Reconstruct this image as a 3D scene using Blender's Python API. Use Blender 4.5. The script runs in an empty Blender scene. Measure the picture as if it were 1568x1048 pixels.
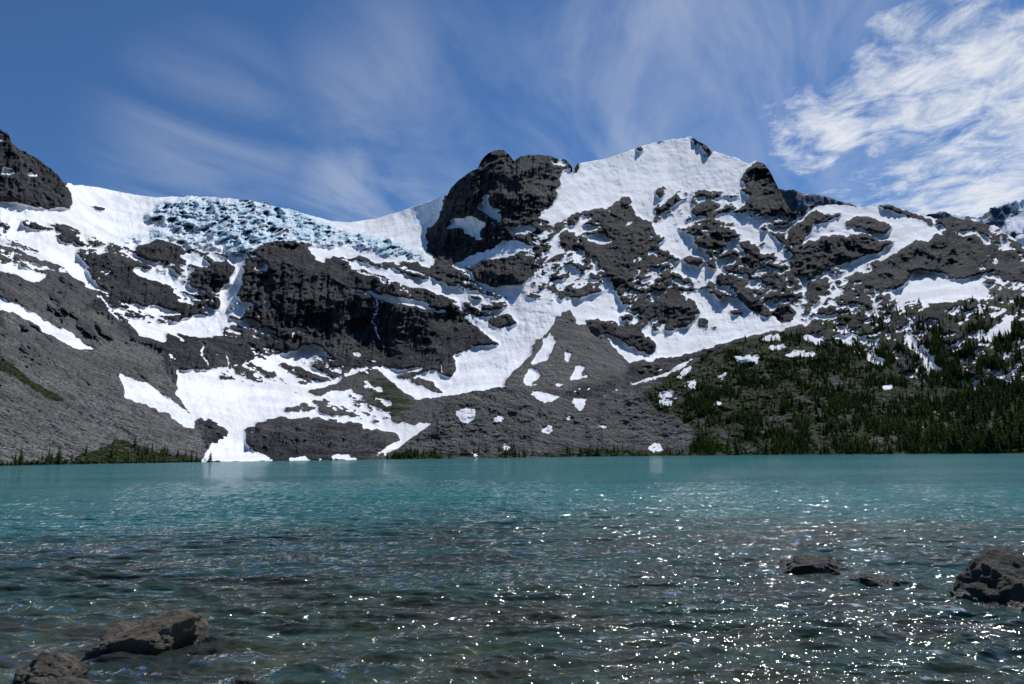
import bpy, math, numpy as np
from mathutils import Matrix, Vector
rng = np.random.RandomState(7)
# ------------------------------------------------------------------ camera
CAMH=1.7; F=1568*24/36.0
PITCH=math.radians(9.4); ROLL=math.radians(-0.7)
Rm=(Matrix.Rotation(math.radians(90)+PITCH,3,'X')@Matrix.Rotation(ROLL,3,'Z'))
R=np.array(Rm)
sc=bpy.context.scene
cd=bpy.data.cameras.new("camera"); cam=bpy.data.objects.new("camera",cd); sc.collection.objects.link(cam)
cam.matrix_world=Matrix.Translation((0,0,CAMH))@Rm.to_4x4()
cd.lens=24; cd.sensor_width=36; cd.clip_start=0.1; cd.clip_end=40000
sc.camera=cam
sc.view_settings.view_transform='Standard'; sc.view_settings.look='None'; sc.view_settings.exposure=0

def bearing(px,py):
    """image pixel -> azimuth (rad), tan(elevation)"""
    px=np.asarray(px,float); py=np.asarray(py,float)
    v=np.stack([(px-784)/F,(524-py)/F,-np.ones_like(px)],-1)@R.T
    return np.arctan2(v[...,0],v[...,1]), v[...,2]/np.hypot(v[...,0],v[...,1])
def to_pixel(az,t):  # inverse: azimuth, tan(elevation) -> image pixel
    v=np.stack([np.sin(az),np.cos(az),t],-1)@R
    return 784-F*v[...,0]/v[...,2], 524+F*v[...,1]/v[...,2]
def ground(px,py,z=0.0):
    az,t=bearing(px,py); D=(z-CAMH)/t
    return float(D*np.sin(az)),float(D*np.cos(az))
# ------------------------------------------------------------------ noise
T=rng.rand(256,256)
def vn(x,y,s):
    xi=np.floor(x).astype(int); yi=np.floor(y).astype(int); u=x-xi; v=y-yi
    u=u*u*(3-2*u); v=v*v*(3-2*v)
    a=(xi+s*37)&255; b=(yi+s*91)&255; a1=(a+1)&255; b1=(b+1)&255
    return (T[a,b]*(1-u)+T[a1,b]*u)*(1-v)+(T[a,b1]*(1-u)+T[a1,b1]*u)*v
def fbm(x,y,o,s,g=.5):
    r=0;amp=1;tot=0
    for i in range(o):
        r=r+amp*vn(x,y,s+i*5); tot+=amp; amp*=g
        x,y=(x*.8-y*.6)*2.03+3.1,(x*.6+y*.8)*2.03+1.7
    return r/tot
def ridged(x,y,o,s,g=.5):
    r=0;amp=1;tot=0
    for i in range(o):
        r=r+amp*(1-np.abs(2*vn(x,y,s+i*5)-1)); tot+=amp; amp*=g
        x,y=(x*.8-y*.6)*2.03+3.1,(x*.6+y*.8)*2.03+1.7
    return r/tot
def aniso(x,y,o,s,g=.55):
    r=0;amp=1;tot=0
    for i in range(o):
        r=r+amp*vn(x,y,s+i*5); tot+=amp; amp*=g; x,y=x*2.03+3.1,y*2.03+1.7
    return r/tot
def ss(a,b,x):
    t=np.clip((x-a)/(b-a),0,1); return t*t*(3-2*t)
def blur(a,n):
    for ax in (0,1):
        c=np.cumsum(np.pad(a,[(n+1,n) if k==ax else (0,0) for k in (0,1)],mode='edge'),axis=ax)
        a=(c[2*n+1:]-c[:-2*n-1])/(2*n+1) if ax==0 else (c[:,2*n+1:]-c[:,:-2*n-1])/(2*n+1)
    return a
# ------------------------------------------------------------------ land-cover masks, polygons in image pixel coordinates
Y0,Y1,W=150,750,1568
GY,GX=np.mgrid[Y0:Y1,0:W].astype(float)
WX=GX+22*(fbm(GX/24,GY/18,6,1,.70)-.5); WY=GY+18*(fbm(GX/24,GY/18,6,40,.70)-.5)
def paint(a,poly,val):
    P=np.array(poly,float)
    x0=int(max(0,P[:,0].min()-14)); x1=int(min(W,P[:,0].max()+14))
    y0=int(max(0,P[:,1].min()-14-Y0)); y1=int(min(Y1-Y0,P[:,1].max()+14-Y0))
    if x1<=x0 or y1<=y0: return
    X=WX[y0:y1,x0:x1]; Y=WY[y0:y1,x0:x1]; ins=np.zeros(X.shape,bool)
    n=len(P)
    for i in range(n):
        xa,ya=P[i]; xb,yb=P[(i+1)%n]
        if ya==yb: continue
        c=((ya>Y)!=(yb>Y))&(X<(xb-xa)*(Y-ya)/(yb-ya)+xa); ins^=c
    a[y0:y1,x0:x1][ins]=val
def ell(cx,cy,rx,ry,ang=0,n=14):
    a=math.radians(ang)
    return [(cx+rx*math.cos(t)*math.cos(a)-ry*math.sin(t)*math.sin(a), cy+rx*math.cos(t)*math.sin(a)+ry*math.sin(t)*math.cos(a)) for t in np.linspace(0,2*math.pi,n,endpoint=False)]
def sample(a,px,py):
    px=np.abs(px); px=np.where(px>W-1,2*(W-1)-px,px); px=np.clip(px,0,W-1.001)
    py=np.clip(py-Y0,0,Y1-Y0-1.001)
    xi=px.astype(int); yi=py.astype(int); u=px-xi; v=py-yi
    return (a[yi,xi]*(1-u)+a[yi,xi+1]*u)*(1-v)+(a[yi+1,xi]*(1-u)+a[yi+1,xi+1]*u)*v

# ------------------------------------------------------------------ estimated distances at image pixels
CP=[(0,640,430),(0,560,560),(0,470,800),(0,400,1000),(0,330,1300),(0,215,1450),(100,290,1600),
(150,650,480),(150,560,700),(150,450,1100),(150,380,1400),(150,300,1950),
(300,650,560),(300,580,750),(300,500,1150),(300,420,1450),(300,360,1700),(300,305,2200),
(450,680,520),(450,640,610),(450,600,800),(450,560,1150),(450,535,1230),(430,420,1330),(450,390,1550),(450,350,1900),(450,325,2250),
(600,680,520),(600,600,800),(600,565,1120),(600,540,1200),(600,430,1340),(600,390,1700),(560,342,2400),(640,330,2350),
(720,660,560),(720,600,750),(720,540,1080),(720,470,1330),(720,400,1620),(720,340,1750),(760,240,1900),(690,300,2000),(830,245,2000),
(880,650,620),(880,560,900),(880,470,1250),(880,400,1500),(880,340,1850),(880,260,2350),
(1057,215,3100),(1000,260,2700),(1000,340,2050),(1000,440,1550),(1000,540,1180),(1000,620,800),
(1165,255,2600),(1160,320,2200),(1160,400,1800),(1160,480,1450),(1160,540,1200),(1160,620,850),
(1300,320,2400),(1300,355,2050),(1300,400,1900),(1300,480,1400),(1300,560,1050),(1300,640,760),
(1450,330,2300),(1450,370,1850),(1450,415,1700),(1450,470,1250),(1450,560,900),(1450,640,700),
(1568,380,1900),(1568,320,2300),(1568,420,1600),(1568,470,1150),(1568,560,850),(1568,640,600)]
SH=[(-60,320),(0,330),(150,370),(310,405),(600,430),(800,465),(1000,480),(1200,420),(1400,340),(1568,310),(1700,300)]
for x,d in SH[1:-1]: CP.append((x,705,d*1.02))
CP=np.array(CP,float)
P=CP[:,:2]/200.; L=np.log(CP[:,2]); N=len(CP)
def U(r2): return r2*np.log(np.sqrt(r2)+1e-9)
K=U(((P[:,None]-P[None])**2).sum(-1))+np.eye(N)*0.02
A=np.zeros((N+3,N+3)); A[:N,:N]=K; A[:N,N]=1; A[:N,N+1:]=P; A[N,:N]=1; A[N+1:,:N]=P.T
wt=np.linalg.solve(A,np.concatenate([L,[0,0,0]]))
cy=np.arange(Y0,Y1+8,8.); cx=np.arange(0,W+8,8.)
CX,CY=np.meshgrid(cx/200.,cy/200.)
Z=wt[N]+wt[N+1]*CX+wt[N+2]*CY
for i in range(N): Z+=wt[i]*U((CX-P[i,0])**2+(CY-P[i,1])**2)
def up(Zc,gx,gy):
    x=gx/8; y=(gy-Y0)/8; xi=np.clip(x.astype(int),0,Zc.shape[1]-2); yi=np.clip(y.astype(int),0,Zc.shape[0]-2); u=x-xi; v=y-yi
    return (Zc[yi,xi]*(1-u)+Zc[yi,xi+1]*u)*(1-v)+(Zc[yi+1,xi]*(1-u)+Zc[yi+1,xi+1]*u)*v
LD=up(Z,GX,GY); LD=blur(LD,6)
azG,tG=bearing(GX,GY); DG=np.exp(LD); xw=DG*np.sin(azG); zw=CAMH+DG*tG
def ledges(period,s,wob):
    ph=(zw+np.where(GX<850,.30,-.18)*ss(0,1,np.abs(GX-850)/120)*xw)/period+wob*fbm(GX/60,GY/60,6,s,.6)+.5*fbm(GX/9,GY/9,3,s+3)
    fr_=ph-np.floor(ph); return ss(.55,.97,fr_)-fr_, ss(.60,.74,fr_)*(1-ss(.93,1.,fr_))
lg1,le1=ledges(55,300,5.0); lg2,le2=ledges(21,330,4.)
lmask=ss(.42,.62,fbm(GX/50,GY/40,4,350,.6))   # ledges only here and there

snow=np.zeros(GX.shape)+.16
R0=.13
S=[ # (value, polygon)
(1.0,[(80,270),(150,280),(300,290),(500,330),(560,330),(690,285),(690,320),(660,345),(655,380),(668,404),(640,402),(600,395),(560,382),(520,374),(470,374),(440,366),(400,376),(385,385),(350,392),(300,380),(245,368),(200,374),(150,362),(100,346),(40,336),(-20,332),(-20,304),(60,316),(108,320)]),
(.47,[(-20,332),(40,336),(100,346),(150,362),(200,374),(245,368),(300,380),(350,392),(385,385),(400,400),(385,440),(375,480),(350,520),(240,525),(180,490),(150,450),(90,420),(-20,400)]),
(.85,[(20,345),(60,352),(110,375),(125,405),(150,435),(140,445),(100,415),(60,385),(10,360)]),
(1.0,[(-20,402),(20,408),(75,425),(60,432),(-20,412)]),
(.2,[(-20,412),(60,432),(150,450),(180,490),(240,525),(300,560),(180,560),(130,500),(60,470),(-20,440)]),
(1.0,[(-20,448),(20,462),(70,492),(125,515),(146,540),(110,530),(60,500),(-20,466)]),
(1.0,[(350,390),(372,392),(372,430),(352,470),(335,510),(315,515),(330,480),(345,440)]),
(1.0,[(180,483),(215,492),(260,498),(300,480),(330,485),(350,480),(352,510),(330,520),(290,512),(255,522),(215,510)]),
(.07,ell(250,388,45,15,8)),(.07,ell(325,425,38,18,-20)),(.07,ell(180,405,55,14,12)),(.07,ell(210,445,62,20,15)),(R0,ell(385,430,14,35,15)),(.1,ell(260,470,50,9,10)),
(R0,ell(50,348,18,4,15)),(R0,ell(105,366,22,5,10)),(R0,ell(150,318,14,4,10)),
(1.0,ell(300,398,22,7,20)),(1.0,ell(225,418,22,8,15)),(1,ell(250,477,30,5,12)),
(.0,[(385,478),(395,435),(420,405),(410,385),(440,378),(465,385),(480,400),(540,395),(620,400),(690,418),(735,440),(700,480),(775,525),(700,540),(695,570),(640,572),(560,555),(470,558),(410,555),(440,525),(400,505)]),
(1.0,[(470,376),(520,376),(590,392),(655,402),(670,412),(640,412),(560,396),(500,393),(495,400),(478,398)]),
(.26,[(520,400),(640,400),(735,432),(760,470),(700,484),(640,460),(540,415)]),
(1.0,[(500,394),(560,403),(640,425),(700,442),(735,465),(722,470),(690,455),(620,434),(560,412)]),
(1.0,[(535,440),(580,448),(620,460),(680,477),(690,484),(640,473),(590,460),(545,448)]),
(.9,[(600,455),(660,466),(640,470),(605,462)]),
(1,ell(400,407,8,9,-30)),(1,ell(383,495,14,7,10)),(.8,ell(460,505,16,3,5)),(.7,ell(405,470,4,14,20)),
(.42,[(345,500),(420,505),(440,530),(500,525),(600,560),(560,575),(400,570),(330,545)]),
(1.0,[(345,532),(400,550),(440,538),(480,528),(500,538),(440,558),(385,556)]),
(.48,[(250,545),(330,530),(400,560),(540,545),(570,580),(600,620),(600,690),(430,660),(300,640)]),
(.16,[(255,510),(300,515),(370,520),(390,545),(350,565),(280,565),(250,530)]),
(1.0,[(272,566),(330,568),(360,590),(400,592),(430,588),(480,592),(540,568),(562,560),(550,600),(500,608),(440,622),(415,640),(375,652),(335,642),(300,640),(268,605)]),
(.35,[(440,585),(480,590),(560,565),(550,605),(500,608),(450,610)]),(1,[(430,588),(480,592),(545,566),(530,576),(480,600),(430,600)]),(1,[(480,612),(500,600),(540,596),(530,610)]),
(R0,ell(345,578,14,4,20)),
(1.0,[(175,566),(215,585),(262,612),(300,640),(296,656),(250,635),(200,610)]),
(1.0,[(335,645),(368,645),(378,680),(418,706),(310,708),(322,680),(345,675),(350,660)]),
(.9,[(410,636),(480,628),(545,640),(560,650),(480,638),(430,645)]),
(.05,[(395,650),(430,638),(480,640),(560,655),(600,665),(610,690),(560,700),(430,708),(385,680)]),
(1.0,[(555,655),(600,648),(660,650),(640,660),(625,680),(600,695),(575,695),(612,675),(600,662)]),
(1,[(440,702),(470,697),(490,706),(445,708)]),(1,[(505,700),(535,695),(550,706),(510,707)]),
(.45,[(690,400),(820,370),(880,440),(860,470),(800,480),(740,490),(700,470),(735,440)]),
(1.0,[(582,568),(640,562),(690,578),(698,545),(720,532),(765,530),(740,512),(708,486),(760,476),(800,466),(850,462),(885,452),(900,470),(912,500),(962,535),(965,556),(930,570),(860,590),(780,595),(700,604),(640,612),(612,596)]),
(R0,ell(655,590,30,6,20)),(R0,ell(770,493,22,9)),(R0,ell(690,560,8,14)),(R0,ell(632,572,26,4,-10)),(.3,ell(735,480,25,5,5)),
(.06,[(862,478),(885,466),(905,500),(962,548),(955,565),(900,575),(860,588),(770,592),(795,560),(830,512)]),
(1.0,[(838,508),(850,520),(835,556),(815,558),(825,530)]),(1,[(870,468),(885,455),(902,498),(885,500)]),(1,ell(815,578,14,10,-30)),(1,ell(885,572,14,6,-50)),(1,ell(868,545,8,5,60)),
(1.0,[(885,455),(960,440),(1060,448),(1140,430),(1235,420),(1235,495),(1160,512),(1100,530),(1040,545),(965,558),(910,505)]),
(.1,[(890,492),(935,488),(975,500),(1010,530),(1000,545),(960,525),(915,510)]),(.5,[(930,470),(1000,470),(1010,510),(950,500)]),
(.46,[(820,340),(900,330),(1000,340),(1100,320),(1215,330),(1225,360),(1205,400),(1235,430),(1240,470),(1150,470),(1090,440),(1050,440),(1000,440),(900,445),(830,450),(800,400)]),
(.36,[(930,425),(1000,425),(1060,455),(1070,480),(1040,505),(1000,500),(950,470)]),
(1.0,[(818,335),(850,300),(862,262),(876,262),(900,240),(985,215),(1057,200),(1100,225),(1160,245),(1142,275),(1145,295),(1110,292),(1050,287),(1015,290),(1000,320),(1005,340),(975,330),(965,300),(940,305),(930,318),(880,325),(850,340)]),
(.60,[(1005,290),(1050,287),(1145,292),(1150,310),(1100,330),(1010,345)]),
(.80,[(1015,340),(1045,350),(1075,380),(1100,430),(1070,440),(1040,400),(1015,370)]),
(.80,[(1120,330),(1150,345),(1205,375),(1195,400),(1160,380),(1120,350)]),
(0,ell(1080,318,18,11,-20)),(0,ell(1025,312,6,18,60)),(R0,ell(985,228,7,4)),
(.1,[(890,372),(915,350),(960,345),(1000,345),(1015,375),(985,395),(960,400),(930,385),(900,390)]),
(1,ell(918,366,22,7,10)),
(.06,ell(870,372,17,14)),(.06,ell(945,405,30,18,20)),(.06,ell(1030,475,30,22,30)),(.1,ell(1120,432,24,10)),(.1,ell(1065,400,14,9)),
(.06,ell(1105,355,26,10,15)),(.1,ell(1150,385,22,9,40)),(.1,ell(1185,430,20,9,20)),(.1,ell(1160,470,28,10,30)),(0,ell(1200,480,18,12)),
(.12,ell(1100,450,10,4,20)),(.12,ell(1130,480,9,4,0)),(.12,ell(1075,492,10,5,30)),(.12,ell(1210,450,14,5,10)),(.12,ell(1040,425,9,5,20)),(.12,ell(1090,500,8,3,0)),
(.0,[(1055,205),(1085,215),(1095,232),(1075,230)]),
(.05,[(1140,262),(1165,246),(1185,262),(1205,300),(1225,328),(1190,322),(1150,310),(1138,290)]),
(.0,[(655,350),(668,340),(688,292),(725,258),(745,225),(775,225),(795,235),(830,232),(860,250),(860,268),(848,300),(825,325),(835,350),(800,380),(800,400),(740,400),(680,405),(660,385)]),
(.26,[(700,330),(800,300),(835,345),(800,380),(740,380)]),
(0,[(825,230),(876,240),(872,262),(850,255)]),(1,[(838,243),(866,247),(862,256),(845,252)]),
(1,[(672,352),(720,335),(740,345),(735,362),(690,350)]),(1,ell(750,325,20,6,30)),(1,ell(740,312,5,12,20)),(1,ell(800,352,22,6,0)),(.9,ell(715,342,30,7,5)),
(1,[(690,405),(740,385),(790,368),(815,378),(790,388),(730,405),(700,412)]),
(.05,[(715,410),(760,398),(815,395),(820,430),(780,440),(730,430)]),
(.75,[(760,440),(800,435),(840,400),(850,360),(865,350),(840,440),(860,465),(800,470)]),
# right shoulder
(.78,[(1205,345),(1240,315),(1290,308),(1350,305),(1450,335),(1530,330),(1600,390),(1600,470),(1400,470),(1240,480),(1225,430),(1195,400)]),
(1.,[(1290,318),(1340,318),(1400,340),(1440,352),(1400,366),(1365,360),(1370,345),(1330,332),(1295,335)]),
(.42,[(1230,410),(1330,415),(1400,440),(1500,440),(1568,430),(1568,480),(1240,490)]),
(.5,[(1450,345),(1520,345),(1580,380),(1580,440),(1500,430),(1440,390)]),
(.05,[(1203,375),(1212,345),(1250,322),(1285,330),(1250,345),(1225,375)]),
(.0,[(1210,420),(1212,385),(1255,362),(1330,358),(1365,372),(1345,385),(1300,398),(1245,420)]),
(.05,ell(1328,344,32,9,8)),(R0,[(1335,312),(1365,314),(1425,335),(1440,345),(1400,337)]),
(.0,[(1320,425),(1345,400),(1400,372),(1440,365),(1480,385),(1500,420),(1460,425),(1410,410),(1370,442),(1330,438)]),
(R0,[(1430,335),(1455,330),(1515,345),(1510,360),(1450,352)]),(R0,[(1440,355),(1500,365),(1560,395),(1560,415),(1500,395),(1450,370)]),
(.2,[(1470,380),(1600,400),(1600,440),(1520,425)]),
(1,[(1395,430),(1420,412),(1440,425),(1500,455),(1430,462),(1380,455)]),
(.36,[(1225,478),(1330,465),(1450,462),(1600,458),(1600,620),(1450,600),(1350,565),(1290,540),(1235,515)]),
(1,[(1330,540),(1350,552),(1365,565),(1330,556)]),(1,[(1403,530),(1420,540),(1445,572),(1420,570)]),(1,[(1510,505),(1550,490),(1550,505),(1520,525)]),(1,ell(1300,525,14,6,30)),(1,ell(1395,520,6,14,-20)),(1,ell(1425,495,12,5,-20)),
# top-left rocky peak
(.0,[(-20,180),(20,195),(15,222),(50,235),(85,258),(108,290),(110,322),(60,316),(-20,304)]),
(1,ell(12,262,12,5,20)),(1,ell(52,267,8,4,20)),(1,ell(3,213,6,4)),
]
for v,p in S: paint(snow,p,v)
m=blur(snow,2)
n1=fbm(GX/16,GY/9,6,11,.68)
nd=aniso((GX*.94+GY*.34)/30,(GY*.94-GX*.34)/7,6,60,.66)
nr2_=aniso((GX*.9-GY*.43)/21,(GY*.9+GX*.43)/8,6,160,.66)
nlo=fbm(GX/55,GY/35,3,175)
nn=np.where(GX<830,.4*n1+.6*nd,.5*n1+.5*nr2_)*.86+.14*nlo
scree=np.zeros(GX.shape)
for v,p in [(1,[(-20,425),(60,440),(130,475),(160,480),(200,515),(250,545),(275,600),(300,640),(330,712),(-20,730)]),
 (.6,[(-20,345),(80,400),(150,450),(130,475),(-20,430)]),
 (.9,[(862,470),(885,462),(905,500),(962,548),(955,575),(860,600),(770,598),(795,560),(830,512)]),
 (.5,[(430,590),(600,560),(700,600),(700,705),(560,705),(540,650),(430,640)]),
 (0,ell(495,672,110,26,5)),
 (.7,[(1430,430),(1490,440),(1568,460),(1480,462)])]: paint(scree,p,v)
scree=blur(scree,5)
# bedrock slabs and ribs showing through the talus
rib=ss(.55,.68,fbm((GX+GY)/60,(GY-GX)/22,6,370,.62))*ss(650,500,GY)*(GX<260)
scree=scree*(1-.75*rib)
mid=np.exp(-((m-.5)/.27)**2)
sm=m+4.0*(nn-.5)*(.34+.66*mid)+(.16*(le1-.25)+.12*(le2-.2))*lmask*(1-scree)*(1-ss(.7,.95,m))
sm=sm-.25*scree*(1-ss(.3,.7,m))
snow1=ss(.43,.57,sm)
for pts_,wd in [([(575,455),(577,480),(574,500),(580,520)],1.1),([(146,450),(165,470),(182,492)],1.3),([(310,528),(313,545),(320,562)],1.2),([(348,545),(352,560),(345,568)],1.),([(452,505),(446,525)],.9),([(655,652),(625,672),(615,685),(590,697)],2.2),([(520,640),(560,648),(600,652)],1.6),([(678,560),(676,575)],1)]:
    for (xa,ya),(xb,yb) in zip(pts_[:-1],pts_[1:]):
        tq=np.clip(((WX-xa)*(xb-xa)+(WY-ya)*(yb-ya))/((xb-xa)**2+(yb-ya)**2),0,1)
        dq=np.hypot(WX-xa-tq*(xb-xa),WY-ya-tq*(yb-ya)); snow1=np.maximum(snow1,.75*ss(wd+.8,wd-.4,dq))
# vegetation
veg=np.zeros(GX.shape)
for v,p in [(1,[(-20,545),(20,560),(60,588),(105,614),(80,612),(20,575),(-20,560)]),
 (.65,[(-20,708),(100,700),(190,672),(230,690),(320,704),(330,720),(-20,725)]),(.6,ell(185,655,26,5,30)),
 (.5,[(1240,495),(1330,470),(1450,460),(1600,454),(1600,620),(1450,600),(1350,565),(1290,540)]),
 (.5,[(540,560),(575,560),(640,620),(600,640),(560,600)])]: paint(veg,p,v)
veg=blur(veg,3)
ice=np.zeros(GX.shape)
for v,p in [(1,[(222,335),(250,308),(330,303),(420,312),(470,328),(520,352),(600,368),(650,385),(655,398),(600,392),(540,374),(460,372),(430,362),(400,374),(370,388),(345,375),(300,350),(260,345)]),
   (.5,[(170,372),(240,350),(300,350),(340,385),(250,368)]),(1,[(400,360),(430,358),(470,370),(450,380),(410,378)]),(1,[(340,370),(385,365),(380,392),(350,395)])]: paint(ice,p,v)
ice=blur(ice,5)*ss(.25,.5,.35*m+fbm(GX/26,GY/12,4,390,.6)*.6)
# ------------------------------------------------------------------ relief
sb=blur(blur(snow1,2),2)
rk=(1-sb)*(1-.8*scree)*(1-.4*veg)
rel=-.006*rk-.052*rk*(ridged(GX/70,GY/55,7,21,.58)-.5)*2
rel+=rk*(.014*lg1+.007*lg2)*lmask
strat=.5*aniso((GX*.93+GY*.36)/110,(GY*.93-GX*.36)/15,5,71,.6)+.5*ridged((GX*.93+GY*.36)/80,(GY*.93-GX*.36)/30,5,76,.55)
rel+=-.018*rk*(strat-.5)
gul=1-np.abs(2*aniso((GX+.15*GY)/12,GY/70,5,33,.62)-1)
rel+=-.030*rk*(gul-.5)
rel+=-(.052*(fbm(GX/70,GY/42,5,80,.5)-.5)+.017*(aniso((GX-GY*.3)/14,GY/50,5,85,.55)-.5)+.006*(fbm(GX/7,GY/4,3,88,.6)-.5))*sb
rel+=-.024*scree*(1-sb)*(aniso((GX+GY*.9)/90,(GY-GX*.9)/14 ,5,90,.55)-.5)-.016*scree*(1-sb)*(fbm(GX/9,GY/7,4,95,.65)-.5)
rel+=-.14*ice*(ridged((GX-GY*.4)/21,(GY+GX*.35)/10,5,100,.55)-.4)
LDm=LD+rel
# ------------------------------------------------------------------ mesh helper
def make_mesh(name,V,nr,nc,attrs,mat,closed=False):
    me=bpy.data.meshes.new(name)
    i=np.arange(nr*nc).reshape(nr,nc)
    q=np.stack([i[:-1,:-1],i[:-1,1:],i[1:,1:],i[1:,:-1]],-1).reshape(-1)
    nf=(nr-1)*(nc-1)
    me.vertices.add(nr*nc); me.vertices.foreach_set('co',V.reshape(-1).astype(np.float32))
    me.loops.add(nf*4); me.loops.foreach_set('vertex_index',q.astype(np.int32))
    me.polygons.add(nf); me.polygons.foreach_set('loop_start',np.arange(0,nf*4,4,dtype=np.int32))
    me.update(calc_edges=True); me.polygons.foreach_set('use_smooth',np.ones(nf,bool))
    for k,a in attrs.items():
        at=me.attributes.new(k,'FLOAT','POINT'); at.data.foreach_set('value',a.reshape(-1).astype(np.float32))
    me.materials.append(mat)
    ob=bpy.data.objects.new(name,me); sc.collection.objects.link(ob); return ob
def tri_mesh(name,V,Fc,mats,midx=None,attrs={}):
    me=bpy.data.meshes.new(name); nf=len(Fc)
    me.vertices.add(len(V)); me.vertices.foreach_set('co',V.reshape(-1).astype(np.float32))
    me.loops.add(nf*3); me.loops.foreach_set('vertex_index',Fc.reshape(-1).astype(np.int32))
    me.polygons.add(nf); me.polygons.foreach_set('loop_start',np.arange(0,nf*3,3,dtype=np.int32))
    for mt in mats: me.materials.append(mt)
    if midx is not None: me.polygons.foreach_set('material_index',midx.astype(np.int32))
    me.update(calc_edges=True)
    ob=bpy.data.objects.new(name,me); sc.collection.objects.link(ob); return ob
# ------------------------------------------------------------------ node helper
class NT:
    def __init__(s,nt): s.n=nt.nodes; s.l=nt.links; s.n.clear()
    def add(s,t,ins={},**kw):
        nd=s.n.new(t)
        for k,v in kw.items(): setattr(nd,k,v)
        for k,v in ins.items():
            sk=nd.inputs[k]
            if isinstance(v,bpy.types.NodeSocket): s.l.new(v,sk)
            else: sk.default_value=v
        return nd
    def math(s,op,a,b=0.0,c=None,clamp=False):
        ins={0:a,1:b}
        if c is not None: ins[2]=c
        return s.add('ShaderNodeMath',ins,operation=op,use_clamp=clamp).outputs[0]
    def mix(s,f,a,b):
        nd=s.add('ShaderNodeMix',data_type='RGBA')
        for k,v in ((0,f),(6,a),(7,b)):
            if isinstance(v,bpy.types.NodeSocket): s.l.new(v,nd.inputs[k])
            else: nd.inputs[k].default_value=v if not isinstance(v,tuple) else (*v,1)
        return nd.outputs[2]
    def sstep(s,x,a,b,c=0.,d=1.):
        return s.add('ShaderNodeMapRange',{0:x,1:a,2:b,3:c,4:d},interpolation_type='SMOOTHSTEP').outputs[0]
    def noise(s,vec,scale,detail=4,rough=.55,dist=0.):
        return s.add('ShaderNodeTexNoise',{'Vector':vec,'Scale':scale,'Detail':detail,'Roughness':rough,'Distortion':dist}).outputs[0]
    def vmul(s,vec,m): return s.add('ShaderNodeVectorMath',{0:vec,1:m},operation='MULTIPLY').outputs[0]
def new_mat(name):
    mt=bpy.data.materials.new(name); mt.use_nodes=True; return mt,NT(mt.node_tree)
def attr(t,n): return t.add('ShaderNodeAttribute',attribute_name=n).outputs['Fac']
# terrain material
mt_ter,t=new_mat("alpine_terrain")
pos=t.add('ShaderNodeNewGeometry').outputs['Position']
nA=t.noise(pos,.012,6,.65); nB=t.noise(pos,.10,4,.7); nC=t.noise(pos,.55,2,.65)
nS=t.noise(t.vmul(pos,(.05,.05,.009)),1,4,.65)
rock=t.mix(t.sstep(nA,.38,.64),(.026,.028,.034),(.078,.079,.083))
rock=t.mix(t.sstep(nS,.47,.66,0,.8),rock,(.017,.018,.023))
rock=t.mix(t.sstep(nB,.52,.68,0,.6),rock,(.165,.163,.16))
scr=t.mix(t.sstep(nC,.35,.65),(.062,.064,.064),(.28,.28,.275))
scr=t.mix(t.sstep(nB,.35,.7,0,.65),scr,(.098,.097,.095))
scr=t.mix(t.sstep(nA,.42,.62,0,.6),scr,(.075,.075,.074))
vg=t.mix(t.sstep(nC,.35,.65),(.013,.022,.008),(.038,.054,.017))
sn=attr(t,'snow'); sr=attr(t,'scree'); ve=attr(t,'veg'); ic=attr(t,'ice')
c=t.mix(sr,rock,scr)
vf=t.sstep(t.math('ADD',ve,t.math('MULTIPLY_ADD',nA,2.4,-1.2)),.35,.6)
c=t.mix(vf,c,vg)
snc=t.mix(t.sstep(nA,.40,.62,0,.8),(.78,.80,.84),(.60,.61,.635))
nI=t.noise(t.vmul(pos,(.03,.02,.09)),1,5,.7,.8)
icf=t.math('MULTIPLY',ic,t.sstep(nI,.38,.60),clamp=True)
snc=t.mix(icf,snc,(.28,.47,.60))
sf=t.sstep(t.math('ADD',sn,t.math('MULTIPLY_ADD',nB,.7,-.35)),.4,.6)
c=t.mix(sf,c,snc)
bh=t.math('ADD',t.math('MULTIPLY',nB,14.),t.math('ADD',t.math('MULTIPLY',nS,22.),t.math('MULTIPLY',nC,2.4)))
bs=t.math('MULTIPLY_ADD',sf,-.82,1.0)
bump=t.add('ShaderNodeBump',{'Strength':bs,'Distance':1.0,'Height':bh}).outputs[0]
b=t.add('ShaderNodeBsdfPrincipled',{'Base Color':c,'Roughness':.9,'Specular IOR Level':.1,'Normal':bump})
t.add('ShaderNodeOutputMaterial',{0:b.outputs[0]})
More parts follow.
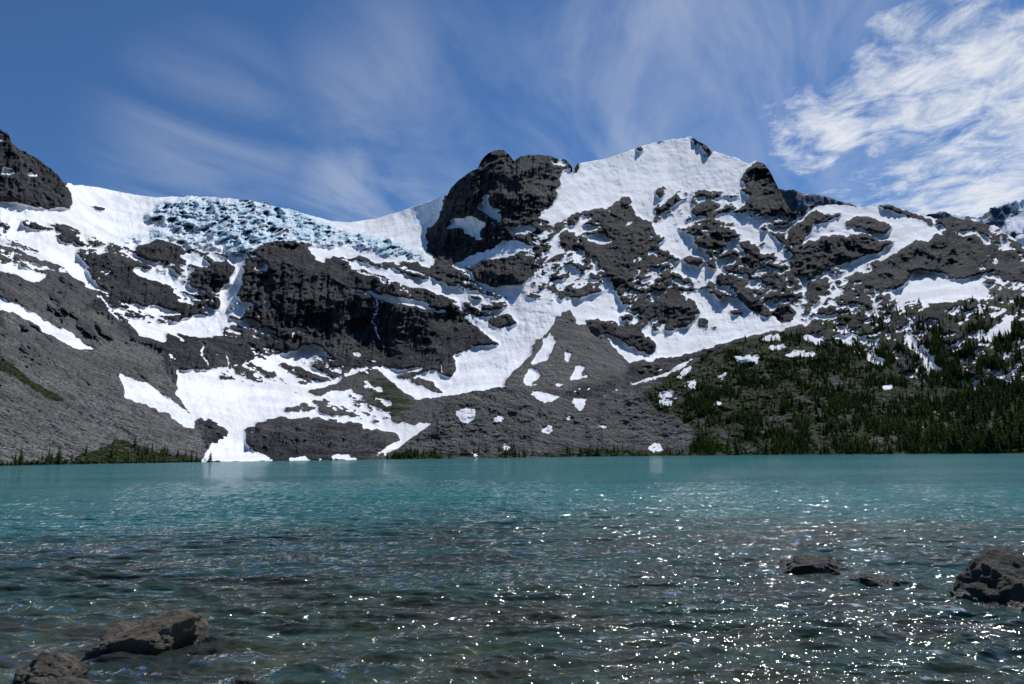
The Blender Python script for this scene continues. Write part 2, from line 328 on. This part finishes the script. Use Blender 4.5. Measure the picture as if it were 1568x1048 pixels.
# ------------------------------------------------------------------ main massif
def poly_t(pts):
    a=np.array(pts,float); az,tt=bearing(a[:,0],a[:,1]); return az,tt
def mirror_pts(pts,ext=520):
    a=sorted(pts); L_=[(-x,y) for x,y in a if 0<x<ext][::-1]; Rr=[(2*1568-x,y) for x,y in a if 1568>x>1568-ext][::-1]
    return L_+[p for p in a if 0<=p[0]<=1568]+Rr
SKY=[(0,197),(8,202),(14,208),(16,218),(30,229),(45,234),(62,246),(78,258),(90,272),(97,281),(150,287),(215,300),(240,303),(270,302),(300,302),(350,305),(400,310),(440,321),(480,332),(510,339),(535,341),(580,334),(630,318),(685,298),(690,288),(703,277),(722,262),(731,258),(737,246),(748,235),(760,231),(772,230),(780,236),(787,246),(797,238),(812,238),(825,237),(838,239),(850,243),(866,246),(874,253),(878,262),(884,251),(900,248),(930,243),(960,232),(985,223),(1010,217),(1030,213),(1057,210),(1068,217),(1080,222),(1088,232),(1110,237),(1130,243),(1148,252),(1158,248),(1170,252),(1180,265),(1190,285),(1200,305),(1212,325),(1228,322),(1245,316),(1265,315),(1290,315),(1320,319),(1345,313),(1365,315),(1400,327),(1430,334),(1462,333),(1490,337),(1520,345),(1545,360),(1568,380)]
SKY=mirror_pts(SKY)
azs,ts=poly_t(SKY)
az_in=np.linspace(math.radians(-38.5),math.radians(38.5),1400)
az_all=np.concatenate([np.linspace(math.radians(-49),math.radians(-38.6),90),az_in,np.linspace(math.radians(38.6),math.radians(49),90)])
sh=np.array(SH,float)
def dshore(az):
    px=784+F*np.tan(az); d=np.interp(px,sh[:,0],sh[:,1]); return d*(1+.02*(fbm(px/40,px*0,4,3)-.5)*2)
def rows(az,ttop,tbot,NR,LDr,Dbase,masks,dfun=None,blend=10):
    v=np.linspace(0,1,NR)[:,None]
    tt=tbot[None]*(1-v)+ttop[None]*v; AZ=np.broadcast_to(az[None],tt.shape)
    px,py=to_pixel(AZ,tt)
    if dfun is None:
        D=np.exp(sample(LDr,px,py)); pys=to_pixel(az,tbot)[1][None]
        w=ss(0,blend,pys-py); D=Dbase[None]*(1-w)+D*w
    else: D=dfun(AZ,tt,v,px,py)
    D=np.maximum(D,Dbase[None]*1.0)
    att={k:sample(a,px,py) for k,a in masks.items()}
    X=D*np.sin(AZ); Y=D*np.cos(AZ); Zz=CAMH+D*tt
    return X,Y,Zz,D,AZ,att
def finish(name,X,Y,Zz,D,AZ,att,mat,drop=.55,nb=10,step=.035):
    Db=D[0]*.93; x0=(Db*np.sin(AZ[0]))[None]; y0=(Db*np.cos(AZ[0]))[None]; z0=np.full_like(x0,-6.)
    bx=[];by=[];bz=[]
    for k in range(1,nb+1):
        Dk=D[-1]*(1+step*k); bx.append(Dk*np.sin(AZ[0])); by.append(Dk*np.cos(AZ[0])); bz.append(np.maximum(Zz[-1]-drop*(Dk-D[-1])*(.5+.5*k/nb),-5))
    X2=np.vstack([x0,X,bx]);Y2=np.vstack([y0,Y,by]);Z2=np.vstack([z0,Zz,bz])
    at={k:np.vstack([a[:1],a]+[a[-1:]]*nb) for k,a in att.items()}
    return make_mesh(name,np.stack([X2,Y2,Z2],-1),X2.shape[0],X2.shape[1],at,mat)
ttop=np.interp(az_all,azs,ts)
pxs=784+F*np.tan(az_all)
ttop+= (fbm(pxs/12,pxs*0,5,8,.65)-.5)*.007*np.where((pxs>95)&(pxs<680),.25,1)*np.where((pxs>890)&(pxs<1050),.3,1)
ttop+= (ridged(pxs/14,pxs*0,4,9,.6)-.5)*.006*ss(215,260,pxs)*ss(500,420,pxs)
Db=dshore(az_all); tb=(0.05-CAMH)/Db
masks={'snow':snow1,'scree':scree,'veg':veg,'ice':ice}
X,Y,Zz,D,AZ,att=rows(az_all,ttop,tb,520,LDm,Db,masks)
finish("snowy_mountain",X,Y,Zz,D,AZ,att,mt_ter)
# ------------------------------------------------------------------ moraine and forested hill
HR=[(555,704),(585,697),(620,680),(660,648),(690,612),(710,601),(740,596),(790,591),(830,600),(870,612),(905,612),(940,600),(965,588),(1000,578),(1040,560),(1075,545),(1110,532),(1150,520),(1200,508),(1235,512),(1290,535),(1350,560),(1400,580),(1450,595),(1500,603),(1568,612),(1800,640),(2100,660)]
HD=np.array([(555,440),(620,480),(700,560),(800,610),(900,650),(1000,690),(1100,740),(1200,760),(1300,720),(1400,640),(1568,560),(2100,500)],float)
azh,th=poly_t(HR)
a0,a1=azh[0],math.radians(49)
azl=np.linspace(a0,a1,1000)
pxl=784+F*np.tan(azl)
tt_=np.interp(azl,azh,th)+(fbm(pxl/16,pxl*0,4,18,.6)-.5)*.008*ss(560,620,pxl)
Db2=dshore(azl)*.985; tb2=(0.05-CAMH)/Db2; tt_=np.maximum(tt_,tb2+1e-4)
snow2=np.zeros(GX.shape)
for v,p in [(1,ell(648,625,18,9,-10)),(1,ell(712,636,9,15,50)),(1,ell(765,643,10,5)),(1,ell(838,657,9,6)),(1,ell(775,688,6,3)),(1,ell(730,695,8,2)),
 (1,[(815,600),(868,586),(868,605),(835,616)]),(1,[(880,604),(900,598),(897,615),(886,632),(878,620)]),
 (1,[(912,600),(940,582),(958,570),(955,590),(930,606)]),(1,[(950,585),(1000,565),(1060,548),(1050,560),(1000,582),(965,592)]),
 (1,ell(1020,603,12,5,-10)),(1,ell(1020,615,10,4,-10)),(1,ell(1060,588,7,8)),(1,ell(1045,570,14,4,-30)),(1,ell(1100,618,4,4)),(1,ell(1005,685,12,6)),(1,ell(870,640,4,3)),
 (1,[(1120,548),(1160,545),(1165,553),(1130,556)]),(1,ell(1190,530,14,4,-10)),(1,ell(1225,543,20,5,0)),(1,ell(1180,517,16,4,-10)),(1,ell(1245,520,16,4,20)),(1,ell(1105,574,9,3)),(.9,ell(925,655,4,3)),(.8,ell(1436,632,6,3)),(.9,ell(1408,655,5,2)),(1,ell(1355,596,10,3)),(1,ell(640,600,20,6,10))]:
    paint(snow2,p,v)
nz2=fbm(GX/9,GY/5,5,200,.7)
snow2=ss(.42,.58,blur(snow2,1)+2.2*(nz2-.5)*(.3+.7*(blur(snow2,6)>.02)))
hv=np.zeros(GX.shape)
paint(hv,[(1050,700),(1070,655),(1000,620),(985,600),(1040,565),(1110,530),(1200,500),(1240,505),(1290,530),(1450,590),(1600,605),(1600,720),(1050,720)],1)
paint(hv,[(560,710),(700,690),(850,688),(1060,684),(1070,712),(560,712)],.6)
hv=blur(blur(hv,4),10)
hv=np.clip(hv+1.3*(fbm(GX/30,GY/18,5,250,.6)-.5)*np.exp(-((hv-.5)/.3)**2),0,1)
oc=ss(.60,.68,fbm(GX/22,GY/12,5,255,.62)); hv=hv*(1-.8*oc*(hv>.5))
sc2=np.clip(.6*(1-hv)-.3*oc,0,1)
hdr=.05*(ridged(GX/60,GY/38,6,130,.58)-.5)+.02*(fbm(GX/16,GY/11,4,150)-.5)+.014*(fbm(GX/6,GY/5,3,155,.6)-.5)
def dh(AZ_,tt,v,px,py):
    Dt=np.interp(px,HD[:,0],HD[:,1]); b0=Db2[None]
    D=b0*(Dt/b0)**(v**.8); return D*np.exp(-sample(hdr,px,py)*np.sin(np.pi*np.clip(v,0,1))**.5)
Xh,Yh,Zh,Dh,AZh,ath=rows(azl,tt_,tb2,230,None,Db2,{'snow':snow2,'scree':sc2,'veg':hv,'ice':hv*0},dfun=dh)
finish("forested_hill",Xh,Yh,Zh,Dh,AZh,ath,mt_ter,drop=.25,nb=8)
# ------------------------------------------------------------------ distant ridges
mt_far,t=new_mat("haze_tinted_rock")
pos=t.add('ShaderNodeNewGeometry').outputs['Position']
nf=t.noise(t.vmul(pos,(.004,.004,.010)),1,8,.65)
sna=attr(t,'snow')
c=t.mix(t.sstep(nf,.4,.6),(.055,.075,.12),(.09,.115,.17))  # bluish rock tones: atmospheric haze painted into the base colour, no volume
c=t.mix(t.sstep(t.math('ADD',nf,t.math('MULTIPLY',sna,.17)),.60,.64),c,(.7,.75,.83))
bump=t.add('ShaderNodeBump',{'Strength':.6,'Distance':40.,'Height':nf}).outputs[0]
b=t.add('ShaderNodeBsdfPrincipled',{'Base Color':c,'Roughness':.95,'Specular IOR Level':.1,'Normal':bump})
t.add('ShaderNodeOutputMaterial',{0:b.outputs[0]})
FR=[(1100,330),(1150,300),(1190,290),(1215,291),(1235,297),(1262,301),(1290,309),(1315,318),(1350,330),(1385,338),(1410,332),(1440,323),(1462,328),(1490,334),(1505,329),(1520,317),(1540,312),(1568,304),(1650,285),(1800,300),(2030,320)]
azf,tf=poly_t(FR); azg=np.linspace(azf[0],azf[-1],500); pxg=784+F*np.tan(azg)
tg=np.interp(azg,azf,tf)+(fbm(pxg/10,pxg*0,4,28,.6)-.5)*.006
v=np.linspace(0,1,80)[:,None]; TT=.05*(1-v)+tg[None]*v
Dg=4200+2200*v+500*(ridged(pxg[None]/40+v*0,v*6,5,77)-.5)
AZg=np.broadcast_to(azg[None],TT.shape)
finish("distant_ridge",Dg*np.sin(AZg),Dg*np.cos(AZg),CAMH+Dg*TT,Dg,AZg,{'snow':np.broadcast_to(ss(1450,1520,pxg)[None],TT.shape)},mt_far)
# ------------------------------------------------------------------ conifers
mt_fol,t=new_mat("conifer_foliage")
pos=t.add('ShaderNodeNewGeometry').outputs['Position']
n=t.noise(pos,.8,2); n2=t.noise(pos,.03,3,.6)
c=t.mix(t.sstep(n,.35,.65),(.010,.020,.008),(.034,.056,.015)); c=t.mix(t.sstep(n2,.45,.65,0,.6),c,(.05,.066,.018))
b=t.add('ShaderNodeBsdfDiffuse',{'Color':c})
t.add('ShaderNodeOutputMaterial',{0:b.outputs[0]})
mt_trk,t=new_mat("conifer_bark")
b=t.add('ShaderNodeBsdfDiffuse',{'Color':(.06,.045,.035,1)}); t.add('ShaderNodeOutputMaterial',{0:b.outputs[0]})
def conifer(r,tiers=7,width=.2,pts=7):
    V=[];Fc=[];M=[]
    for k in range(4):
        a=k*math.pi/2; V.append((.02*math.cos(a),.02*math.sin(a),-.08))
    V.append((0,0,.9)); 
    for k in range(4): Fc.append((k,(k+1)%4,4)); M.append(1)
    for i in range(tiers):
        f=i/(tiers-1); z=.10+.80*f; h=.22*(1-.5*f); w=width*(1-f)**.8+.025
        w*=r.uniform(.75,1.2); b0=len(V); ox,oy=r.uniform(-.015,.015,2)
        V.append((ox,oy,z+h)); n_=pts*2
        for k in range(n_):
            a=2*math.pi*k/n_+r.uniform(-.15,.15)+i; rr=w*(r.uniform(.75,1.15) if k%2==0 else r.uniform(.35,.6))
            V.append((ox+rr*math.cos(a),oy+rr*math.sin(a),z-(.03 if k%2==0 else -.03)+r.uniform(-.015,.015)))
        for k in range(n_): Fc.append((b0,b0+1+k,b0+1+(k+1)%n_)); M.append(0)
    return np.array(V),np.array(Fc),np.array(M)
TR=np.random.RandomState(3)
tmpl=[conifer(TR,6,w,5) for w in (.16,.2,.24,.18)]
shr=[conifer(TR,3,.65,5) for _ in range(2)]
def forest(name,pts,h,temps):
    Vs=[];Fs=[];Ms=[];off=0
    k=TR.randint(0,len(temps),len(pts)); ang=TR.uniform(0,6.28,len(pts))
    for q in range(len(temps)):
        s=np.where(k==q)[0]
        if len(s)==0: continue
        V,Fc,M=temps[q]; ca,sa=np.cos(ang[s])[:,None],np.sin(ang[s])[:,None]; hh=h[s][:,None]; wv=TR.uniform(.8,1.35,len(s))[:,None]
        x=(V[None,:,0]*ca-V[None,:,1]*sa)*hh*wv+pts[s,0:1]; y=(V[None,:,0]*sa+V[None,:,1]*ca)*hh*wv+pts[s,1:2]; z=V[None,:,2]*hh+pts[s,2:3]
        Vs.append(np.stack([x,y,z],-1).reshape(-1,3)); Fs.append((Fc[None]+(np.arange(len(s))*len(V))[:,None,None]+off).reshape(-1,3)); Ms.append(np.tile(M,len(s))); off+=len(s)*len(V)
    return tri_mesh(name,np.concatenate(Vs),np.concatenate(Fs),[mt_fol,mt_trk],np.concatenate(Ms))
def pick(src,dens,n):
    X_,Y_,Z_=src; p=dens.reshape(-1); p=p/p.sum(); i=TR.choice(len(p),n,p=p)
    return np.stack([X_.reshape(-1)[i],Y_.reshape(-1)[i],Z_.reshape(-1)[i]],-1)
pxh,pyh=to_pixel(AZh,(Zh-CAMH)/Dh)
cl=sample(ss(.42,.62,fbm(GX/28,GY/14,5,170,.6)),pxh,pyh)
hvv=ath['veg']*(1-ath['snow'])
dens=(hvv>.7)*hvv*(.08+cl)*(pxh<1900)
p1=pick((Xh,Yh,Zh),dens,6400); forest("conifer_forest",p1,TR.uniform(2.5,8,len(p1))*TR.uniform(.6,1.1,len(p1)),tmpl)
p2=pick((Xh,Yh,Zh),(hvv>.6)*hvv*(.25+cl)*(pxh<1900),8500); forest("alpine_shrubs",p2,TR.uniform(1.,2.8,len(p2)),shr)
d3=(hvv>.7)*ss(1380,1500,pxh)*(pxh<1900)*(.2+cl); p3=pick((Xh,Yh,Zh),d3,750); forest("tall_conifers",p3,TR.uniform(6,12,len(p3)),tmpl)
d7=(hvv>.3)*(pxh<1900)*ss(684,692,pyh)*(.1+cl)**1.5; p7=pick((Xh,Yh,Zh),d7,800); forest("lakeside_conifers",p7,TR.uniform(1.5,5,len(p7))*TR.uniform(.5,1.2,len(p7)),tmpl)
pxm,pym=to_pixel(AZ,(Zz-CAMH)/D)
cm=sample(ss(.46,.60,fbm(GX/26,GY/14,5,180,.6)),pxm,pym)
dm=((pxm>1225)&(pxm<1900))*(pym<625)*(att['veg']>.3)*(1-.95*att['snow'])*(.04+cm)*(.35+ss(475,550,pym))
p4=pick((X,Y,Zz),dm,2900); forest("subalpine_forest",p4,TR.uniform(5,12,len(p4)),tmpl)
cs=sample(ss(.4,.62,fbm(GX/26,GY*0,3,260,.6)),pxm,pym)
dl=(pxm<330)*(pym>640)*(att['veg']>.3)*ss(650,700,pym)*(.05+cs)
p5=pick((X,Y,Zz),dl,110); forest("shoreline_conifers",p5,TR.uniform(3,8,len(p5))*TR.uniform(.5,1.1,len(p5)),tmpl)
p6=pick((X,Y,Zz),(pxm<330)*(att['veg']>.4),700); forest("shoreline_shrubs",p6,TR.uniform(.7,1.8,len(p6)),shr)
# ------------------------------------------------------------------ lake
def bedz(x,y):
    d=np.hypot(x,y)
    return np.interp(d,[0,2,5,10,14,20,30,60,2000],[.6,0.1,-.22,-.55,-.85,-1.5,-3,-9,-25])
na,nr=950,1000
az=np.linspace(math.radians(-50),math.radians(50),na)
Dr=np.concatenate([np.geomspace(2.6,70,nr-100),np.geomspace(71,540,100)])
AZw,DW=np.meshgrid(az,Dr)
x=DW*np.sin(AZw); y=DW*np.cos(AZw)
z=np.zeros_like(x); wr=np.random.RandomState(12)
spacing=np.maximum(np.gradient(Dr)[:,None],Dr[:,None]*.0018)
gust=.55+.9*fbm(x/7+20,y/4+9,3,210)
for i in range(70):
    lam=.085*(.7/.085)**(wr.rand()); th_=wr.normal(math.radians(-86),.50); k=2*math.pi/lam
    amp=.0140*lam**1.0*wr.uniform(.5,1.2)
    fade=np.clip((lam/spacing-2.5)/3,0,1)
    kx=k*math.cos(th_); ky=k*math.sin(th_)
    ph=kx*x+ky*y+wr.uniform(0,6.28)+3.0*(vn(x/1.6+i,y/1.3,i))
    z+=amp*fade*gust*(np.exp(np.sin(ph)*.9)-1.2)*.8
dep=-bedz(x,y)+1.3*(fbm(x/9+40,y/5+40,6,220,.62)-.5)*ss(1.5,8,DW)
mt_w,t=new_mat("lake_water")
pos=t.add('ShaderNodeNewGeometry').outputs['Position']; de=attr(t,'depth')
w1=t.noise(t.vmul(pos,(1.,1.9,1)),5.0,3,.65,.3); w2=t.noise(t.vmul(pos,(.35,.9,1)),1.3,4,.70,.2); w3=t.noise(t.vmul(pos,(.05,.16,1)),1.0,4,.70,.2)
wh=t.math('ADD',t.math('MULTIPLY',w1,.035),t.math('ADD',t.math('MULTIPLY',w2,.27),t.math('MULTIPLY',w3,1.2)))
bump=t.add('ShaderNodeBump',{'Strength':.85,'Distance':1.0,'Height':wh}).outputs[0]
n3=t.noise(t.vmul(pos,(.012,.05,1)),1,4,.6)
turq=t.mix(t.sstep(n3,.35,.65),(.012,.092,.100),(.022,.138,.142))
n4=t.noise(t.vmul(pos,(.5,.9,1)),.8,5,.65)
near=t.mix(t.sstep(n4,.4,.6),(.052,.060,.048),(.040,.090,.082))
turq=t.mix(t.sstep(de,.25,2.6),near,turq)
dif=t.add('ShaderNodeBsdfDiffuse',{'Color':turq,'Normal':bump}).outputs[0]
tr=t.add('ShaderNodeBsdfTransparent',{'Color':(.68,.80,.74,1)}).outputs[0]
op=t.sstep(de,.1,1.9,.42,1.)
body=t.add('ShaderNodeMixShader',{0:op,1:tr,2:dif}).outputs[0]
gl=t.add('ShaderNodeBsdfGlossy',{'Color':(1,1,1,1),'Roughness':.06,'Normal':bump}).outputs[0]
fr=t.add('ShaderNodeFresnel',{'IOR':1.33,'Normal':bump}).outputs[0]
fin=t.add('ShaderNodeMixShader',{0:t.math('MULTIPLY',fr,.82),1:body,2:gl}).outputs[0]
t.add('ShaderNodeOutputMaterial',{0:fin})
make_mesh("lake_water",np.stack([x,y,z],-1),nr,na,{'depth':dep},mt_w)
# lake bed
mt_b,t=new_mat("lake_bed")
pos=t.add('ShaderNodeNewGeometry').outputs['Position']
dw=t.add('ShaderNodeVectorMath',{0:pos,1:t.vmul(t.add('ShaderNodeTexNoise',{'Vector':pos,'Scale':3.,'Detail':4}).outputs[1],(.4,.4,.4))},operation='ADD').outputs[0]
vo=t.add('ShaderNodeTexVoronoi',{'Vector':dw,'Scale':2.6,'Randomness':1.})
nb_=t.noise(pos,1.1,5,.65)
c=t.mix(vo.outputs['Color'],(.14,.12,.085),(.36,.30,.22)); c=t.mix(t.sstep(nb_,.40,.60,0,.85),c,(.055,.05,.04))
b=t.add('ShaderNodeBsdfDiffuse',{'Color':c,'Roughness':.5})
t.add('ShaderNodeOutputMaterial',{0:b.outputs[0]})
na2,nr2=500,400
az2=np.linspace(math.radians(-56),math.radians(56),na2); D2=np.geomspace(.8,560,nr2)
A2,DD=np.meshgrid(az2,D2); x2=DD*np.sin(A2); y2=DD*np.cos(A2)
z2=bedz(x2,y2)+(.35*(ridged(x2/1.1+7,y2/1.1+3,4,230)-.6)+.12*(fbm(x2/.3,y2/.3,3,240)-.5))*ss(40,10,DD)*ss(.5,4,DD)
make_mesh("lake_bed",np.stack([x2,y2,z2],-1),nr2,na2,{},mt_b)
# ------------------------------------------------------------------ boulders
mt_r,t=new_mat("wet_boulder_rock")
geo=t.add('ShaderNodeNewGeometry'); pos=geo.outputs['Position']
n=t.noise(pos,7,8,.65); n2=t.noise(pos,28,5,.7); n5=t.noise(pos,2.2,4,.5)
c=t.mix(t.sstep(n,.35,.65),(.04,.035,.028),(.17,.14,.105)); c=t.mix(t.sstep(n5,.5,.65,0,.6),c,(.10,.072,.04)); c=t.mix(t.sstep(n2,.5,.75,0,.8),c,(.018,.017,.015))
zz=t.add('ShaderNodeSeparateXYZ',{0:pos}).outputs[2]
wet=t.sstep(t.math('ADD',zz,t.math('MULTIPLY',n,.10)),.07,.19,1,0)
c=t.mix(t.math('MULTIPLY',wet,.8),c,(.014,.013,.012))
rg=t.math('MULTIPLY_ADD',wet,-.5,.8)
bump=t.add('ShaderNodeBump',{'Strength':1.,'Distance':.08,'Height':t.math('ADD',n,t.math('MULTIPLY',n2,.5))}).outputs[0]
b=t.add('ShaderNodeBsdfPrincipled',{'Base Color':c,'Roughness':rg,'Normal':bump}); t.add('ShaderNodeOutputMaterial',{0:b.outputs[0]})
mt_r2=mt_r.copy(); mt_r2.name="dark_boulder_rock"
for nd in mt_r2.node_tree.nodes:
    if nd.type=='MIX':
        for k in (6,7):
            if not nd.inputs[k].is_linked:
                v_=nd.inputs[k].default_value; nd.inputs[k].default_value=(v_[0]*.3,v_[1]*.33,v_[2]*.37,1)
import bmesh
from mathutils import noise as mn
def boulder(px,py,sx,sy,sz,seed,rot=0,zoff=0.,planes=14,mat=None):
    gx,gy=ground(px,py)
    bm=bmesh.new(); bmesh.ops.create_icosphere(bm,subdivisions=6,radius=1)
    r=np.random.RandomState(seed); nr_=r.normal(size=(planes,3)); nr_/=np.linalg.norm(nr_,axis=1)[:,None]; nr_[:,2]=np.abs(nr_[:,2])*.9
    nr_/=np.linalg.norm(nr_,axis=1)[:,None]; dd=r.uniform(.55,.85,planes)
    for v in bm.verts:
        p=np.array(v.co); d=nr_@p; k=np.max(d/dd); s=1/max(k,1.)
        q=Vector(p*s); nz=mn.fractal(q*1.6+Vector((seed,0,0)),1,2,6)*.20+mn.fractal(q*6+Vector((seed,3,0)),.8,2,4)*.07
        q=q*(1+nz); v.co=Vector((q.x*sx,q.y*sy,q.z*sz))
    for f in bm.faces: f.smooth=True
    me=bpy.data.meshes.new("boulder"); bm.to_mesh(me); bm.free(); me.materials.append(mat or mt_r)
    ob=bpy.data.objects.new("boulder",me); ob.location=(gx,gy,zoff); ob.rotation_euler=(0,0,rot); sc.collection.objects.link(ob)
boulder(218,992,.66,.40,.33,5,.3,.0)
boulder(72,1040,.34,.28,.24,11,.5,0)
boulder(1248,872,.66,.4,.26,21,.0,0.0,mat=mt_r2)
boulder(1345,893,.36,.25,.13,23,.2,0.0,mat=mt_r2)
boulder(1545,915,.80,.6,.66,37,.3,.0,mat=mt_r2)
boulder(372,1056,.2,.15,.12,41,.2,0)
boulder(90,1066,.40,.2,.15,43,.2,0)
# ------------------------------------------------------------------ sky + sun
SUN_EL=math.radians(57); SUN_AZ=math.radians(40)
w=bpy.data.worlds.new("World"); sc.world=w; w.use_nodes=True; t=NT(w.node_tree)
sky=t.add('ShaderNodeTexSky',sky_type='NISHITA'); sky.sun_disc=False; sky.sun_elevation=SUN_EL; sky.sun_rotation=SUN_AZ; sky.altitude=1600; sky.air_density=1.0; sky.dust_density=.3; sky.ozone_density=3
d=t.add('ShaderNodeTexCoord').outputs['Generated']
rot=t.add('ShaderNodeVectorRotate',{'Vector':d,'Angle':math.radians(16)},rotation_type='Z_AXIS').outputs[0]
sp=t.add('ShaderNodeSeparateXYZ',{0:rot}); zc=t.math('MAXIMUM',sp.outputs[2],.06)
u=t.math('DIVIDE',sp.outputs[0],zc); vv=t.math('DIVIDE',sp.outputs[1],zc)
pv=t.add('ShaderNodeCombineXYZ',{0:u,1:vv,2:0.}).outputs[0]
def blob(px,py,r0,r1,s):
    a,tn=bearing(px,py); a=float(a);tn=float(tn); l=math.hypot(1,tn); cdir=(math.sin(a)/l,math.cos(a)/l,tn/l)
    dt=t.add('ShaderNodeVectorMath',{0:d,1:cdir},operation='DOT_PRODUCT').outputs['Value']
    return t.sstep(dt,math.cos(math.radians(r1)),math.cos(math.radians(r0)),0.,s)
def mx(L_):
    m_=None
    for a in L_:
        q=blob(*a); m_=q if m_ is None else t.math('MAXIMUM',m_,q)
    return m_
mR=mx([(1560,190,2,13,1.),(1510,290,2,10,.95),(1250,190,1,6,.8),(1390,100,1,6,.8),(1560,60,1,9,.7),(1650,320,4,16,.7),(1330,310,1,7,.6)])
mL=mx([(640,180,1,12,.22),(1020,110,2,15,.38),(330,230,1,10,.20),(1250,60,3,14,.44),(560,320,1,8,.34),(1180,260,2,9,.40),(760,250,1,8,.25)])
cA=t.noise(t.vmul(pv,(1.5,.62,1)),1.3,7,.58,.9)
cB=t.noise(t.vmul(pv,(2.4,2.0,1)),2.8,9,.70,.4)
cE=t.noise(t.vmul(pv,(1.6,.8,1)),1.8,6,.64,.5)
kA=t.math('MULTIPLY',t.sstep(cA,.34,.72),mL)
kB=t.sstep(t.math('ADD',t.math('ADD',t.math('MULTIPLY',cB,.6),t.math('MULTIPLY',cE,.4)),t.math('MULTIPLY',mR,.28)),.60,.88)
kB=t.math('MULTIPLY',kB,t.math('MULTIPLY',mR,1.6,clamp=True))
cl_=t.math('MAXIMUM',kA,kB,clamp=True)
tint=t.add('ShaderNodeVectorMath',{0:sky.outputs[0],1:(.50,.74,.96)},operation='MULTIPLY').outputs[0]
col=t.mix(cl_,tint,(7.6,8.0,8.7))
bg=t.add('ShaderNodeBackground',{'Color':col,'Strength':.1}); t.add('ShaderNodeOutputWorld',{0:bg.outputs[0]})
sd=bpy.data.lights.new("sun",'SUN'); sd.energy=4.4; sd.angle=math.radians(.5); sd.color=(1,.97,.925)
so=bpy.data.objects.new("sun",sd); sc.collection.objects.link(so)
dv=Vector((math.sin(SUN_AZ)*math.cos(SUN_EL),math.cos(SUN_AZ)*math.cos(SUN_EL),math.sin(SUN_EL)))
so.rotation_euler=dv.to_track_quat('Z','Y').to_euler(); so.location=dv*100
print("built")
